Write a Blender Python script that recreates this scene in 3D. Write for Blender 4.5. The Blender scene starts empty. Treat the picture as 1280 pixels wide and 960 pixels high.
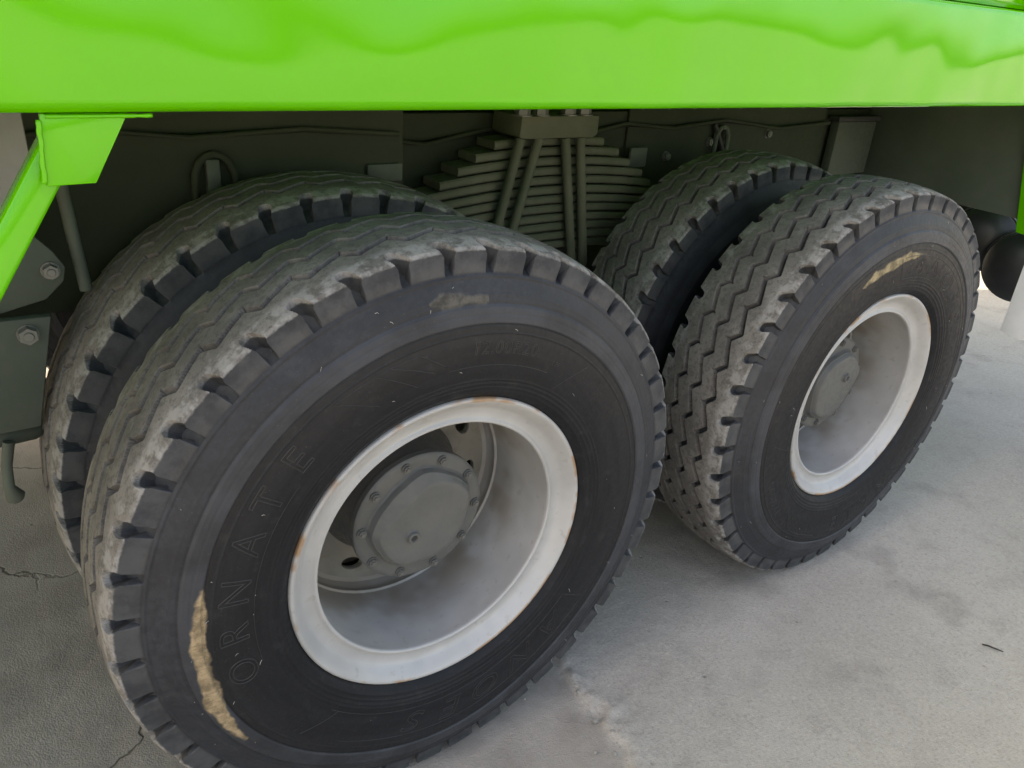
import bpy, bmesh, math, random
import numpy as np
from mathutils import Vector, Matrix, noise as mnoise

random.seed(4)
S = bpy.context.scene
COL = S.collection
H = 0.572                      # wheel centre height above the ground

# ------------------------------------------------------------------ camera, sky, sun, exposure
cam = bpy.data.cameras.new("camera")
cam.sensor_width = 36.0
cam.lens = 964.1 / 1280 * 36.0
cam.clip_start = 0.02
cam.clip_end = 500
cam_ob = bpy.data.objects.new("camera", cam)
COL.objects.link(cam_ob)
cam_ob.location = (-0.6197, -0.9969, 0.9137 + H)
cam_ob.rotation_euler = (1.1203, -0.0688, -0.6042)
S.camera = cam_ob

SUN_EL = math.radians(48)
SUN_AZ = math.atan2(-0.85, 0.53)          # clockwise from +Y
sun_vec = Vector((math.sin(SUN_AZ) * math.cos(SUN_EL), math.cos(SUN_AZ) * math.cos(SUN_EL), math.sin(SUN_EL)))
world = bpy.data.worlds.new("World")
S.world = world
world.use_nodes = True
wn = world.node_tree.nodes
sky = wn.new("ShaderNodeTexSky")
sky.sky_type = 'NISHITA'
sky.sun_disc = False
sky.sun_elevation = SUN_EL
sky.sun_rotation = SUN_AZ
sky.air_density = 1.0
sky.dust_density = 4.0
sky.ozone_density = 0.6
wn["Background"].inputs[1].default_value = 0.15
world.node_tree.links.new(sky.outputs[0], wn["Background"].inputs[0])

sun = bpy.data.lights.new("sun", 'SUN')
sun.energy = 2.6
sun.angle = math.radians(0.53)
sun.color = (1.0, 0.95, 0.87)
sun_ob = bpy.data.objects.new("sun", sun)
COL.objects.link(sun_ob)
sun_ob.rotation_euler = sun_vec.to_track_quat('Z', 'Y').to_euler()

S.view_settings.view_transform = 'Standard'
S.view_settings.look = 'None'
S.view_settings.gamma = 1.0
S.view_settings.use_curve_mapping = False
S.view_settings.exposure = 1.9
S.view_settings.use_white_balance = True
S.view_settings.white_balance_temperature = 8500

# ------------------------------------------------------------------ node helpers
class NT:
    def __init__(self, name):
        self.m = bpy.data.materials.new(name)
        self.m.use_nodes = True
        self.t = self.m.node_tree
        self.b = self.t.nodes["Principled BSDF"]
        self.tc = self.t.nodes.new("ShaderNodeTexCoord")
        self.obj = self.tc.outputs["Object"]
    def put(self, sock, v):
        if hasattr(v, "is_linked"):
            self.t.links.new(v, sock)
        elif v is not None:
            sock.default_value = v
    def math(self, op, a, b=None, c=None, clamp=False):
        n = self.t.nodes.new("ShaderNodeMath"); n.operation = op; n.use_clamp = clamp
        self.put(n.inputs[0], a); self.put(n.inputs[1], b)
        if c is not None: self.put(n.inputs[2], c)
        return n.outputs[0]
    def sep(self, v):
        n = self.t.nodes.new("ShaderNodeSeparateXYZ"); self.put(n.inputs[0], v); return n.outputs
    def comb(self, x, y, z):
        n = self.t.nodes.new("ShaderNodeCombineXYZ")
        self.put(n.inputs[0], x); self.put(n.inputs[1], y); self.put(n.inputs[2], z); return n.outputs[0]
    def mapv(self, v, scale=(1, 1, 1), loc=(0, 0, 0)):
        n = self.t.nodes.new("ShaderNodeMapping"); self.put(n.inputs[0], v)
        n.inputs["Scale"].default_value = scale; n.inputs["Location"].default_value = loc
        return n.outputs[0]
    def noise(self, v, scale, detail=3, rough=0.55, dist=0.0):
        n = self.t.nodes.new("ShaderNodeTexNoise"); self.put(n.inputs["Vector"], v)
        n.inputs["Scale"].default_value = scale; n.inputs["Detail"].default_value = detail
        n.inputs["Roughness"].default_value = rough; n.inputs["Distortion"].default_value = dist
        return n.outputs[0]
    def voro(self, v, scale, feature='F1', rnd=1.0):
        n = self.t.nodes.new("ShaderNodeTexVoronoi"); n.feature = feature; self.put(n.inputs["Vector"], v)
        n.inputs["Scale"].default_value = scale; n.inputs["Randomness"].default_value = rnd
        return n.outputs["Distance"]
    def ss(self, v, lo, hi, a=0.0, b=1.0):
        n = self.t.nodes.new("ShaderNodeMapRange"); n.interpolation_type = 'SMOOTHSTEP'
        self.put(n.inputs["Value"], v); self.put(n.inputs["From Min"], lo); self.put(n.inputs["From Max"], hi)
        n.inputs["To Min"].default_value = a; n.inputs["To Max"].default_value = b
        return n.outputs[0]
    def mix(self, f, a, b, mode='MIX'):
        n = self.t.nodes.new("ShaderNodeMix"); n.data_type = 'RGBA'; n.blend_type = mode
        self.put(n.inputs[0], f)
        for s, v in ((n.inputs[6], a), (n.inputs[7], b)):
            if isinstance(v, (tuple, list)) and len(v) == 3: v = (*v, 1)
            self.put(s, v)
        return n.outputs[2]
    def bump(self, h, strength, dist=0.002, normal=None):
        n = self.t.nodes.new("ShaderNodeBump"); n.inputs["Strength"].default_value = strength
        n.inputs["Distance"].default_value = dist; self.put(n.inputs["Height"], h)
        if normal is not None: self.put(n.inputs["Normal"], normal)
        return n.outputs[0]
    def out(self, color=None, rough=None, metal=None, normal=None, **kw):
        if isinstance(color, (tuple, list)) and len(color) == 3: color = (*color, 1)
        self.put(self.b.inputs["Base Color"], color); self.put(self.b.inputs["Roughness"], rough)
        self.put(self.b.inputs["Metallic"], metal); self.put(self.b.inputs["Normal"], normal)
        for k, v in kw.items(): self.put(self.b.inputs[k.replace("_", " ")], v)
        return self.m

def radial(n):
    x, y, z = n.sep(n.obj)
    r = n.math('SQRT', n.math('ADD', n.math('MULTIPLY', x, x), n.math('MULTIPLY', z, z)))
    a = n.math('DEGREES', n.math('ARCTAN2', z, x)) if False else n.math('MULTIPLY', n.math('ARCTAN2', z, x), 57.29578)
    a = n.math('MODULO', n.math('ADD', a, 360.0), 360.0)
    return x, y, z, r, a

# ------------------------------------------------------------------ materials
def mat_ground():
    n = NT("concrete")
    p = n.obj
    x, y, z = n.sep(p)
    big = n.noise(p, 0.9, 3, 0.6)
    mid = n.noise(p, 6.0, 3, 0.6)
    fine = n.noise(p, 120, 3, 0.7)
    grit = n.voro(p, 260)
    c = n.mix(n.ss(big, 0.3, 0.7), (0.33, 0.312, 0.284), (0.39, 0.372, 0.343))
    c = n.mix(n.math('MULTIPLY', n.ss(mid, 0.5, 0.75), 0.4), c, (0.25, 0.235, 0.215))
    c = n.mix(n.math('MULTIPLY', n.ss(fine, 0.53, 0.66), 0.32), c, (0.17, 0.158, 0.143))
    c = n.mix(n.math('MULTIPLY', n.ss(fine, 0.46, 0.34), 0.32), c, (0.5, 0.48, 0.45))
    # older brownish slab beside the raised patch of newer concrete
    wob = n.math('MULTIPLY', n.math('SUBTRACT', n.noise(p, 9, 4, 0.6), 0.5), 0.12)
    edge = n.math('ADD', n.math('SUBTRACT', x, n.math('ADD', n.math('MULTIPLY', y, 0.14), 0.375)), wob)
    old = n.ss(edge, 0.015, -0.03)
    c = n.mix(n.math('MULTIPLY', old, 0.75), c, n.mix(n.ss(mid, 0.35, 0.65), (0.25, 0.225, 0.20), (0.32, 0.295, 0.265)))
    # dark stains and drips
    st = n.ss(n.noise(n.mapv(p, (1, 1, 1), (3.1, 7.7, 0)), 3.3, 4, 0.6), 0.54, 0.74)
    c = n.mix(n.math('MULTIPLY', st, 0.4), c, (0.14, 0.13, 0.12))
    # cracks on the old slab
    wp = n.t.nodes.new("ShaderNodeVectorMath"); wp.operation = 'ADD'
    n.put(wp.inputs[0], p)
    nz = n.t.nodes.new("ShaderNodeTexNoise"); n.put(nz.inputs["Vector"], p); nz.inputs["Scale"].default_value = 7; nz.inputs["Detail"].default_value = 6
    sc = n.t.nodes.new("ShaderNodeVectorMath"); sc.operation = 'SCALE'; n.put(sc.inputs[0], nz.outputs["Color"]); sc.inputs["Scale"].default_value = 0.16
    n.put(wp.inputs[1], sc.outputs[0])
    ce = n.voro(wp.outputs[0], 2.1, 'DISTANCE_TO_EDGE')
    cm = n.math('MULTIPLY', n.ss(x, 0.0, -0.25), n.ss(n.noise(p, 1.7, 2), 0.40, 0.5))
    crack = n.math('MULTIPLY', n.ss(ce, 0.011, 0.002), cm)
    c = n.mix(n.math('MULTIPLY', crack, 0.75), c, (0.07, 0.065, 0.06))
    pits = n.ss(n.voro(n.mapv(p, (1, 1, 1), (1.3, 0.4, 0)), 14), 0.10, 0.02)
    pits = n.math('MULTIPLY', pits, n.ss(n.noise(p, 4, 2), 0.48, 0.6))
    c = n.mix(n.math('MULTIPLY', pits, 0.5), c, (0.13, 0.12, 0.11))
    h = n.math('ADD', n.math('MULTIPLY', fine, 0.8), n.math('MULTIPLY', grit, 0.5))
    h = n.math('ADD', h, n.math('MULTIPLY', mid, 0.5))
    h = n.math('SUBTRACT', h, n.math('ADD', n.math('MULTIPLY', crack, 3.0), n.math('MULTIPLY', pits, 2.0)))
    return n.out(c, 0.92, 0.0, n.bump(h, 0.7, 0.0025), Specular_IOR_Level=0.25)

def mat_tyre(name, mud=None, dusty=1.0):
    """rubber: dusty worn tread with shade-dark grooves, dark sidewall with greyish scuffed shoulder bands; mud = list of dried smears"""
    n = NT(name)
    x, y, z, r, a = radial(n)
    p = n.obj
    ring = n.comb(n.math('MULTIPLY', r, 60.0), n.math('MULTIPLY', y, 60.0), n.math('MULTIPLY', a, 0.03))
    streak = n.noise(ring, 1.0, 4, 0.6)
    blot = n.noise(p, 9, 3, 0.6)
    fine = n.noise(p, 90, 2, 0.65)
    speck = n.noise(p, 300, 2, 0.6)
    side = n.mix(n.ss(streak, 0.35, 0.65), (0.0105, 0.0115, 0.0142), (0.0150, 0.0162, 0.0195))
    # dusty bloom on the outer half of the sidewall, blue sky sheen mixed in
    bloom = n.math('MULTIPLY', n.ss(r, 0.4505, 0.4525), n.ss(blot, 0.25, 0.65, 0.35, 1.0))
    band = n.math('MULTIPLY', n.ss(r, 0.4515, 0.4525), n.ss(r, 0.4845, 0.4835))
    grey = n.mix(n.ss(fine, 0.3, 0.7), (0.023, 0.0255, 0.0315), (0.036, 0.0395, 0.048))
    grey = n.mix(n.math('MULTIPLY', band, 0.8), grey, (0.050, 0.0545, 0.065))
    side = n.mix(n.math('MULTIPLY', bloom, 0.9), side, grey)
    side = n.mix(n.math('MULTIPLY', n.ss(n.noise(p, 26, 3, 0.7), 0.55, 0.75), 0.18), side, (0.065, 0.066, 0.068))
    side = n.mix(n.math('MULTIPLY', n.ss(speck, 0.66, 0.74), 0.15), side, (0.20, 0.195, 0.19))
    # tread dust
    dust = n.mix(n.ss(blot, 0.35, 0.65), (0.128, 0.120, 0.113), (0.185, 0.174, 0.163))
    dust = n.mix(n.math('MULTIPLY', n.ss(fine, 0.48, 0.64), 0.6), dust, (0.085, 0.081, 0.077))
    dust = n.mix(n.math('MULTIPLY', n.ss(speck, 0.56, 0.68), 0.45), dust, (0.058, 0.057, 0.055))
    dust = n.mix(n.math('MULTIPLY', n.ss(n.noise(p, 55, 3, 0.7), 0.56, 0.70), 0.3), dust, (0.27, 0.26, 0.247))
    # pale scuffing on the outer shoulder rib
    av = n.math('ABSOLUTE', y)
    scuff = n.math('MULTIPLY', n.ss(av, 0.074, 0.094), n.ss(n.noise(p, 34, 3, 0.7), 0.42, 0.6))
    dust = n.mix(n.math('MULTIPLY', scuff, 0.5), dust, (0.36, 0.357, 0.355))
    tread = n.math('MULTIPLY', n.ss(n.math('ADD', r, n.math('MULTIPLY', n.math('SUBTRACT', fine, 0.5), 0.006)), 0.5665, 0.5705), dusty)  # dust stops below the contact surface, so grooves carry painted shade
    lug = n.math('MULTIPLY', n.ss(r, 0.530, 0.536), n.ss(n.noise(p, 22, 4, 0.6), 0.35, 0.65, 0.2, 0.7))
    c = n.mix(lug, side, (0.080, 0.082, 0.085))
    c = n.mix(tread, c, dust)
    rough = n.ss(fine, 0.2, 0.8, 0.42, 0.62)
    rough = n.math('MAXIMUM', rough, n.math('MULTIPLY', n.ss(r, 0.52, 0.56), 0.8))
    hgt = n.math('ADD', n.math('MULTIPLY', fine, 1.0), n.math('MULTIPLY', streak, 0.3))
    for (a0, span, rc0, rc1, hw0, hw1, col) in (mud or []):
        aa = n.math('MODULO', n.math('ADD', n.math('SUBTRACT', a, a0), 720.0), 360.0)
        t = n.math('DIVIDE', aa, span)
        tc = n.math('MINIMUM', t, 1.0)
        rc = n.math('ADD', n.math('MULTIPLY', tc, rc1 - rc0), rc0)
        hw = n.math('ADD', n.math('MULTIPLY', tc, hw1 - hw0), hw0)
        taper = n.math('POWER', n.math('MAXIMUM', n.math('SINE', n.math('MULTIPLY', tc, math.pi)), 0.0), 0.5)
        hw = n.math('MULTIPLY', hw, taper)
        nz = n.math('MULTIPLY', n.math('SUBTRACT', n.noise(p, 15, 3, 0.6), 0.5), 0.040)
        d = n.math('ADD', n.math('ABSOLUTE', n.math('SUBTRACT', r, rc)), nz)
        m = n.ss(n.math('SUBTRACT', d, hw), 0.0035, -0.0030)
        m = n.math('MULTIPLY', m, n.ss(t, 1.0, 0.985))
        m = n.math('MULTIPLY', m, n.ss(y, 0.0, -0.05))
        m = n.math('MULTIPLY', m, n.ss(n.noise(n.comb(n.math('MULTIPLY', a, 0.5), r, 0.0), 2.2, 4, 0.7), 0.28, 0.5, 0.45, 1.0))
        mc = n.mix(n.ss(n.noise(p, 40, 4, 0.7), 0.35, 0.65), col, tuple(v * 0.45 for v in col))
        c = n.mix(m, c, mc)
        rough = n.math('MAXIMUM', rough, n.math('MULTIPLY', m, 0.9))
        hgt = n.math('ADD', hgt, n.math('MULTIPLY', m, 1.5))
    return n.out(c, rough, 0.0, n.bump(hgt, 0.45, 0.0014), Specular_IOR_Level=n.ss(r, 0.36, 0.47, 0.20, 0.32))

def mat_rim():
    n = NT("silver_rim_paint")
    x, y, z, r, a = radial(n)
    p = n.obj
    nz = n.noise(p, 7, 3, 0.6); fine = n.noise(p, 45, 2, 0.65)
    c = n.mix(n.ss(nz, 0.3, 0.7), (0.38, 0.38, 0.38), (0.46, 0.46, 0.46))
    # brake dust and brown dirt deep in the barrel
    deep = n.math('MULTIPLY', n.ss(y, -0.08, 0.07), n.ss(n.noise(p, 4.2, 3, 0.65), 0.42, 0.60))
    c = n.mix(n.math('MULTIPLY', deep, 0.8), c, (0.215, 0.175, 0.13))
    wash = n.math('MULTIPLY', n.ss(y, 0.03, 0.10), 0.35)
    c = n.mix(wash, c, (0.26, 0.235, 0.21))
    # rust along the flange lip
    lip = n.math('MULTIPLY', n.ss(r, 0.2985, 0.304), n.ss(n.noise(p, 13, 2, 0.65), 0.49, 0.60))
    c = n.mix(n.math('MULTIPLY', lip, 0.8), c, (0.33, 0.17, 0.06))
    c = n.mix(n.math('MULTIPLY', n.ss(fine, 0.60, 0.72), 0.35), c, (0.27, 0.25, 0.23))
    return n.out(c, n.ss(nz, 0.3, 0.7, 0.36, 0.50), 0.12, n.bump(fine, 0.15, 0.0012))

def mat_grey(name, c0, c1, rough=0.6, dirt=0.4, scale=8, spec=0.4):
    n = NT(name)
    p = n.obj
    a = n.noise(p, scale, 3, 0.6); f = n.noise(p, 70, 2, 0.65)
    c = n.mix(n.ss(a, 0.3, 0.7), c0, c1)
    c = n.mix(n.math('MULTIPLY', n.ss(n.noise(p, scale * 2.3, 3, 0.7), 0.5, 0.72), dirt), c, (0.16, 0.13, 0.095))
    return n.out(c, n.ss(f, 0.3, 0.7, rough - 0.1, rough + 0.15), 0.0, n.bump(f, 0.25, 0.0012), Specular_IOR_Level=spec)

def mat_green():
    n = NT("green_gloss_paint")
    p = n.obj
    x, y, z = n.sep(p)
    wav = n.noise(n.mapv(p, (1.0, 1, 1.5)), 2.7, 0, 0.4, 0.5)
    wav2 = n.noise(n.mapv(p, (1.6, 1, 1.4), (4, 2, 1)), 6.0, 0, 0.4)
    peel = n.noise(p, 420, 2, 0.5)
    c = n.mix(n.ss(n.noise(p, 3, 3), 0.3, 0.7), (0.080, 0.47, 0.002), (0.088, 0.49, 0.003))
    h = n.math('ADD', n.math('MULTIPLY', wav, 1.0), n.math('MULTIPLY', wav2, 0.12))
    b1 = n.bump(h, 1.0, 0.026)
    b2 = n.bump(peel, 0.05, 0.0006, b1)
    return n.out(c, 0.28, 0.0, b2, Coat_Normal=b2, Specular_IOR_Level=0.0, Coat_Weight=1.0, Coat_Roughness=0.10, Coat_IOR=1.5)

def mat_plain(name, c, rough=0.6, metal=0.0, amp=0.15):
    n = NT(name)
    a = n.noise(n.obj, 12, 3, 0.6); f = n.noise(n.obj, 90, 3, 0.6)
    lo = tuple(v * (1 - amp) for v in c); hi = tuple(min(1, v * (1 + amp)) for v in c)
    return n.out(n.mix(n.ss(a, 0.3, 0.7), lo, hi), n.ss(f, 0.3, 0.7, max(0.05, rough - 0.08), rough + 0.08), metal, n.bump(f, 0.15, 0.001))

M = {
    "ground": mat_ground(),
    "tyre": mat_tyre("rubber_plain"),
    "tyre_front": mat_tyre("rubber_mud_arc", [(165.5, 46.0, 0.453, 0.470, 0.0125, 0.0105, (0.40, 0.30, 0.185)),
                                               (84.0, 13.0, 0.492, 0.498, 0.012, 0.010, (0.10, 0.095, 0.085))]),
    "tyre_rear": mat_tyre("rubber_mud_dash", [(81.5, 38.0, 0.424, 0.412, 0.006, 0.012, (0.36, 0.295, 0.18))]),
    "letter": mat_plain("moulded_rubber", (0.019, 0.0195, 0.021), 0.5),
    "rim": mat_rim(),
    "hub": mat_grey("hub_grey_paint", (0.092, 0.094, 0.091), (0.122, 0.124, 0.120), 0.5, 0.18, 6),
    "drum": mat_grey("hub_dusty_paint", (0.09, 0.086, 0.078), (0.13, 0.122, 0.11), 0.6, 0.5, 6),
    "disc": mat_grey("disc_dusty_silver", (0.20, 0.19, 0.165), (0.27, 0.25, 0.215), 0.6, 0.5, 9),
    "chassis": mat_grey("chassis_grey_paint", (0.076, 0.092, 0.074), (0.096, 0.113, 0.092), 0.55, 0.12, 4, 0.2),
    "rail": mat_grey("shade_toned_frame_paint", (0.040, 0.049, 0.033), (0.050, 0.060, 0.042), 0.7, 0.0, 3, 0.08),  # chassis paint with the rail's low light and green bounce put into its colour
    "panel": mat_grey("lit_grey_panel", (0.17, 0.175, 0.17), (0.22, 0.225, 0.22), 0.5, 0.1, 4, 0.3),  # paler than the chassis: light coming in from the left put into the colour
    "spring": mat_grey("spring_grey_paint", (0.080, 0.094, 0.062), (0.125, 0.134, 0.094), 0.55, 0.3, 5, 0.2),
    "dark": mat_plain("dark_clip_and_hole_shade", (0.035, 0.036, 0.035), 0.7),
    "black": mat_plain("black_tank_paint", (0.022, 0.023, 0.024), 0.4),
    "bolt": mat_plain("bolt_zinc_grey", (0.15, 0.155, 0.145), 0.45, 0.2),
    "green": mat_green(),
    "white": mat_plain("white_plastic", (0.86, 0.88, 0.92), 0.4, 0.0, 0.03),
    "twig": mat_plain("dark_twig", (0.03, 0.026, 0.022), 0.8),
    "stone": mat_plain("grey_stone", (0.30, 0.29, 0.27), 0.9, 0.0, 0.3),
}

# ------------------------------------------------------------------ mesh helpers
def link(name, me, mat=None, parent=None, loc=None, rot=None, smooth=None):
    ob = bpy.data.objects.new(name, me)
    COL.objects.link(ob)
    if mat is not None:
        if len(me.materials) == 0: me.materials.append(None)
        ob.material_slots[0].link = 'OBJECT'
        ob.material_slots[0].material = M[mat]
    if parent is not None: ob.parent = parent
    if loc is not None: ob.location = loc
    if rot is not None: ob.rotation_euler = rot
    return ob

def empty(name, loc=(0, 0, 0), parent=None, rot=(0, 0, 0)):
    ob = bpy.data.objects.new(name, None)
    ob.empty_display_size = 0.1
    COL.objects.link(ob)
    ob.location = loc; ob.rotation_euler = rot
    if parent is not None: ob.parent = parent
    return ob

def tag(o, label, cat, group=None, kind=None):
    o["label"] = label; o["category"] = cat
    if group: o["group"] = group
    if kind: o["kind"] = kind

def bm_mesh(bm, name, smooth=False, angle=None):
    bmesh.ops.recalc_face_normals(bm, faces=bm.faces)
    me = bpy.data.meshes.new(name)
    bm.to_mesh(me); bm.free()
    if smooth:
        for p in me.polygons: p.use_smooth = True
        if angle is not None: me.set_sharp_from_angle(angle=math.radians(angle))
    return me

def box_mesh(name, x0, x1, y0, y1, z0, z1, bev=0.004, seg=2):
    bm = bmesh.new()
    bmesh.ops.create_cube(bm, size=1.0, matrix=Matrix.Translation(((x0 + x1) / 2, (y0 + y1) / 2, (z0 + z1) / 2)) @ Matrix.Diagonal((x1 - x0, y1 - y0, z1 - z0, 1)))
    if bev: bmesh.ops.bevel(bm, geom=list(bm.edges), offset=bev, segments=seg, affect='EDGES', profile=0.5)
    return bm_mesh(bm, name, True, 40)

def prism_mesh(name, pts, d0, d1, axis='Y', bev=0.003):
    """polygon pts (u, v) extruded along axis: Y -> (u, d, v); X -> (d, u, v)"""
    bm = bmesh.new()
    f = (lambda u, v, d: (u, d, v)) if axis == 'Y' else (lambda u, v, d: (d, u, v))
    a = [bm.verts.new(f(u, v, d0)) for u, v in pts]
    b = [bm.verts.new(f(u, v, d1)) for u, v in pts]
    bm.faces.new(a); bm.faces.new(b[::-1])
    k = len(pts)
    for i in range(k): bm.faces.new((a[i], a[(i + 1) % k], b[(i + 1) % k], b[i]))
    bmesh.ops.recalc_face_normals(bm, faces=bm.faces)
    if bev: bmesh.ops.bevel(bm, geom=list(bm.edges), offset=bev, segments=2, affect='EDGES', profile=0.5)
    return bm_mesh(bm, name, True, 40)

def lathe_mesh(name, prof, seg=128, angle=35, closed=False):
    """prof: list of (y, r) revolved about the Y axis"""
    bm = bmesh.new()
    rings = []
    for (y, r) in prof:
        if r < 1e-5: rings.append([bm.verts.new((0, y, 0))])
        else: rings.append([bm.verts.new((r * math.cos(2 * math.pi * i / seg), y, r * math.sin(2 * math.pi * i / seg))) for i in range(seg)])
    pairs = list(zip(rings[:-1], rings[1:]))
    if closed: pairs.append((rings[-1], rings[0]))
    for a, b in pairs:
        for i in range(seg):
            j = (i + 1) % seg
            if len(a) == 1 and len(b) == 1: continue
            if len(a) == 1: bm.faces.new((a[0], b[i], b[j]))
            elif len(b) == 1: bm.faces.new((a[i], a[j], b[0]))
            else: bm.faces.new((a[i], a[j], b[j], b[i]))
    return bm_mesh(bm, name, True, angle)

def tube_bm(bm, pts, rad, seg=10, caps=True, closed=False):
    pts = [Vector(p) for p in pts]
    k = len(pts)
    rings = []
    for i, p in enumerate(pts):
        a = pts[i - 1] if (i > 0 or closed) else pts[i]
        b = pts[(i + 1) % k] if (i < k - 1 or closed) else pts[i]
        d = (b - a).normalized()
        q = d.to_track_quat('Z', 'Y')
        rr = rad[i] if isinstance(rad, (list, tuple)) else rad
        rings.append([bm.verts.new(p + q @ Vector((rr * math.cos(2 * math.pi * s / seg), rr * math.sin(2 * math.pi * s / seg), 0))) for s in range(seg)])
    pairs = list(zip(rings[:-1], rings[1:]))
    for a, b in pairs:
        o = min(range(seg), key=lambda o: (a[0].co - b[o].co).length)
        for s in range(seg):
            bm.faces.new((a[s], a[(s + 1) % seg], b[(s + 1 + o) % seg], b[(s + o) % seg]))
    if caps and not closed:
        bm.faces.new(rings[0][::-1]); bm.faces.new(rings[-1])

def tube_mesh(name, pts, rad, seg=12):
    bm = bmesh.new(); tube_bm(bm, pts, rad, seg)
    return bm_mesh(bm, name, True, 50)

def hexbolt_mesh(name, r=0.011, h=0.008, washer=0.014, dome=False):
    """bolt head whose axis is -Y (sticks out towards -Y from y=0)"""
    bm = bmesh.new()
    mrot = Matrix.Rotation(math.radians(90), 4, 'X')
    bmesh.ops.create_cone(bm, cap_ends=True, segments=20, radius1=washer, radius2=washer, depth=0.003, matrix=mrot @ Matrix.Translation((0, 0, 0.0015)))
    bmesh.ops.create_cone(bm, cap_ends=True, segments=6, radius1=r, radius2=r * 0.93, depth=h, matrix=mrot @ Matrix.Translation((0, 0, 0.003 + h / 2)))
    bmesh.ops.create_cone(bm, cap_ends=True, segments=16, radius1=r * 0.55, radius2=r * 0.45, depth=0.003, matrix=mrot @ Matrix.Translation((0, 0, 0.003 + h + 0.0012)))
    return bm_mesh(bm, name, True, 30)

# ------------------------------------------------------------------ ground
def axis_coords(lo, f0, f1, hi, step):
    fine = np.arange(f0, f1 + 1e-6, step)
    g = []; d = step * 1.3; v = f0
    while v > lo:
        v -= d; d *= 1.28; g.append(v)
    left = np.array(g[::-1]); g = []; d = step * 1.3; v = f1
    while v < hi:
        v += d; d *= 1.28; g.append(v)
    return np.concatenate([left, fine, np.array(g)])

def build_ground():
    xs = axis_coords(-150, -0.9, 2.1, 150, 0.006)
    ys = axis_coords(-150, -0.8, 0.9, 150, 0.006)
    X, Y = np.meshgrid(xs, ys, indexing='ij')
    Z = np.zeros_like(X)
    rng = np.random.RandomState(7)
    def vnoise(X, Y, s, seed):
        r = np.random.RandomState(seed); T = r.rand(256, 256)
        u = X * s; v = Y * s
        i = np.floor(u).astype(int); j = np.floor(v).astype(int)
        fu = u - i; fv = v - j
        fu = fu * fu * (3 - 2 * fu); fv = fv * fv * (3 - 2 * fv)
        g = lambda a, b: T[a % 256, b % 256]
        return (g(i, j) * (1 - fu) + g(i + 1, j) * fu) * (1 - fv) + (g(i, j + 1) * (1 - fu) + g(i + 1, j + 1) * fu) * fv
    near = np.exp(-((X - 0.6) / 3) ** 2 - ((Y) / 3) ** 2)
    Z += near * (vnoise(X, Y, 5, 1) - 0.5) * 0.004
    Z += near * (vnoise(X, Y, 22, 2) - 0.5) * 0.0022
    Z += near * (vnoise(X, Y, 60, 3) - 0.5) * 0.0012
    w = (vnoise(X, Y, 9, 4) - 0.5) * 0.07 + (vnoise(X, Y, 31, 5) - 0.5) * 0.025
    f = X - (0.375 + 0.14 * Y) + w
    st = 1 / (1 + np.exp(-np.clip(f / 0.003, -40, 40)))
    fade = np.exp(-(Y / 1.0) ** 2) * np.exp(-(np.maximum(X - 0.4, 0) / 0.7) ** 2)
    Z += 0.007 * st * fade
    lip = np.exp(-((f - 0.03) / 0.035) ** 2) * fade
    Z += lip * (vnoise(X, Y, 38, 6) * 0.008 + vnoise(X, Y, 90, 8) * 0.004)
    Z -= 0.004
    # keep the tyre footprints from poking out
    for cx in (0.0, 1.35):
        m = (np.abs(X - cx) < 0.14) & (Y > 0.0) & (Y < 0.68)
        Z[m] = np.minimum(Z[m], 0.0)
    n0, n1 = X.shape
    co = np.stack([X, Y, Z], -1).reshape(-1, 3)
    idx = np.arange(n0 * n1).reshape(n0, n1)
    q = np.stack([idx[:-1, :-1], idx[1:, :-1], idx[1:, 1:], idx[:-1, 1:]], -1).reshape(-1, 4)
    me = grid_mesh("ground", co, q)
    o = link("ground", me, "ground"); o["kind"] = "structure"
    o["label"] = "worn grey concrete yard with cracks and a rough patched lip"
    return o

def grid_mesh(name, co, quads):
    me = bpy.data.meshes.new(name)
    me.vertices.add(len(co)); me.vertices.foreach_set("co", np.ascontiguousarray(co, dtype=np.float32).ravel())
    me.loops.add(quads.size); me.loops.foreach_set("vertex_index", np.ascontiguousarray(quads, dtype=np.int32).ravel())
    me.polygons.add(len(quads))
    me.polygons.foreach_set("loop_start", np.arange(0, quads.size, 4, dtype=np.int32))
    me.polygons.foreach_set("use_smooth", np.ones(len(quads), dtype=bool))
    me.update(calc_edges=True); me.validate()
    return me

build_ground()

# ------------------------------------------------------------------ the truck
truck = empty("dump_truck", (0.675, 0.53, 0.0))
tag(truck, "dump truck with bright green body over grey chassis and dual rear wheels", "truck")
TR = Matrix.Translation((-0.675, -0.53, 0.0))
def part(name, me, mat, loc=(0, 0, 0), rot=None, parent=None):
    """place a truck part given in world coordinates (z measured from the wheel axis line + H)"""
    o = link(name, me, mat, parent or truck)
    if parent is None: o.location = (loc[0] - 0.675, loc[1] - 0.53, loc[2] + H)
    else: o.location = loc
    if rot is not None: o.rotation_euler = rot
    return o

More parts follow.
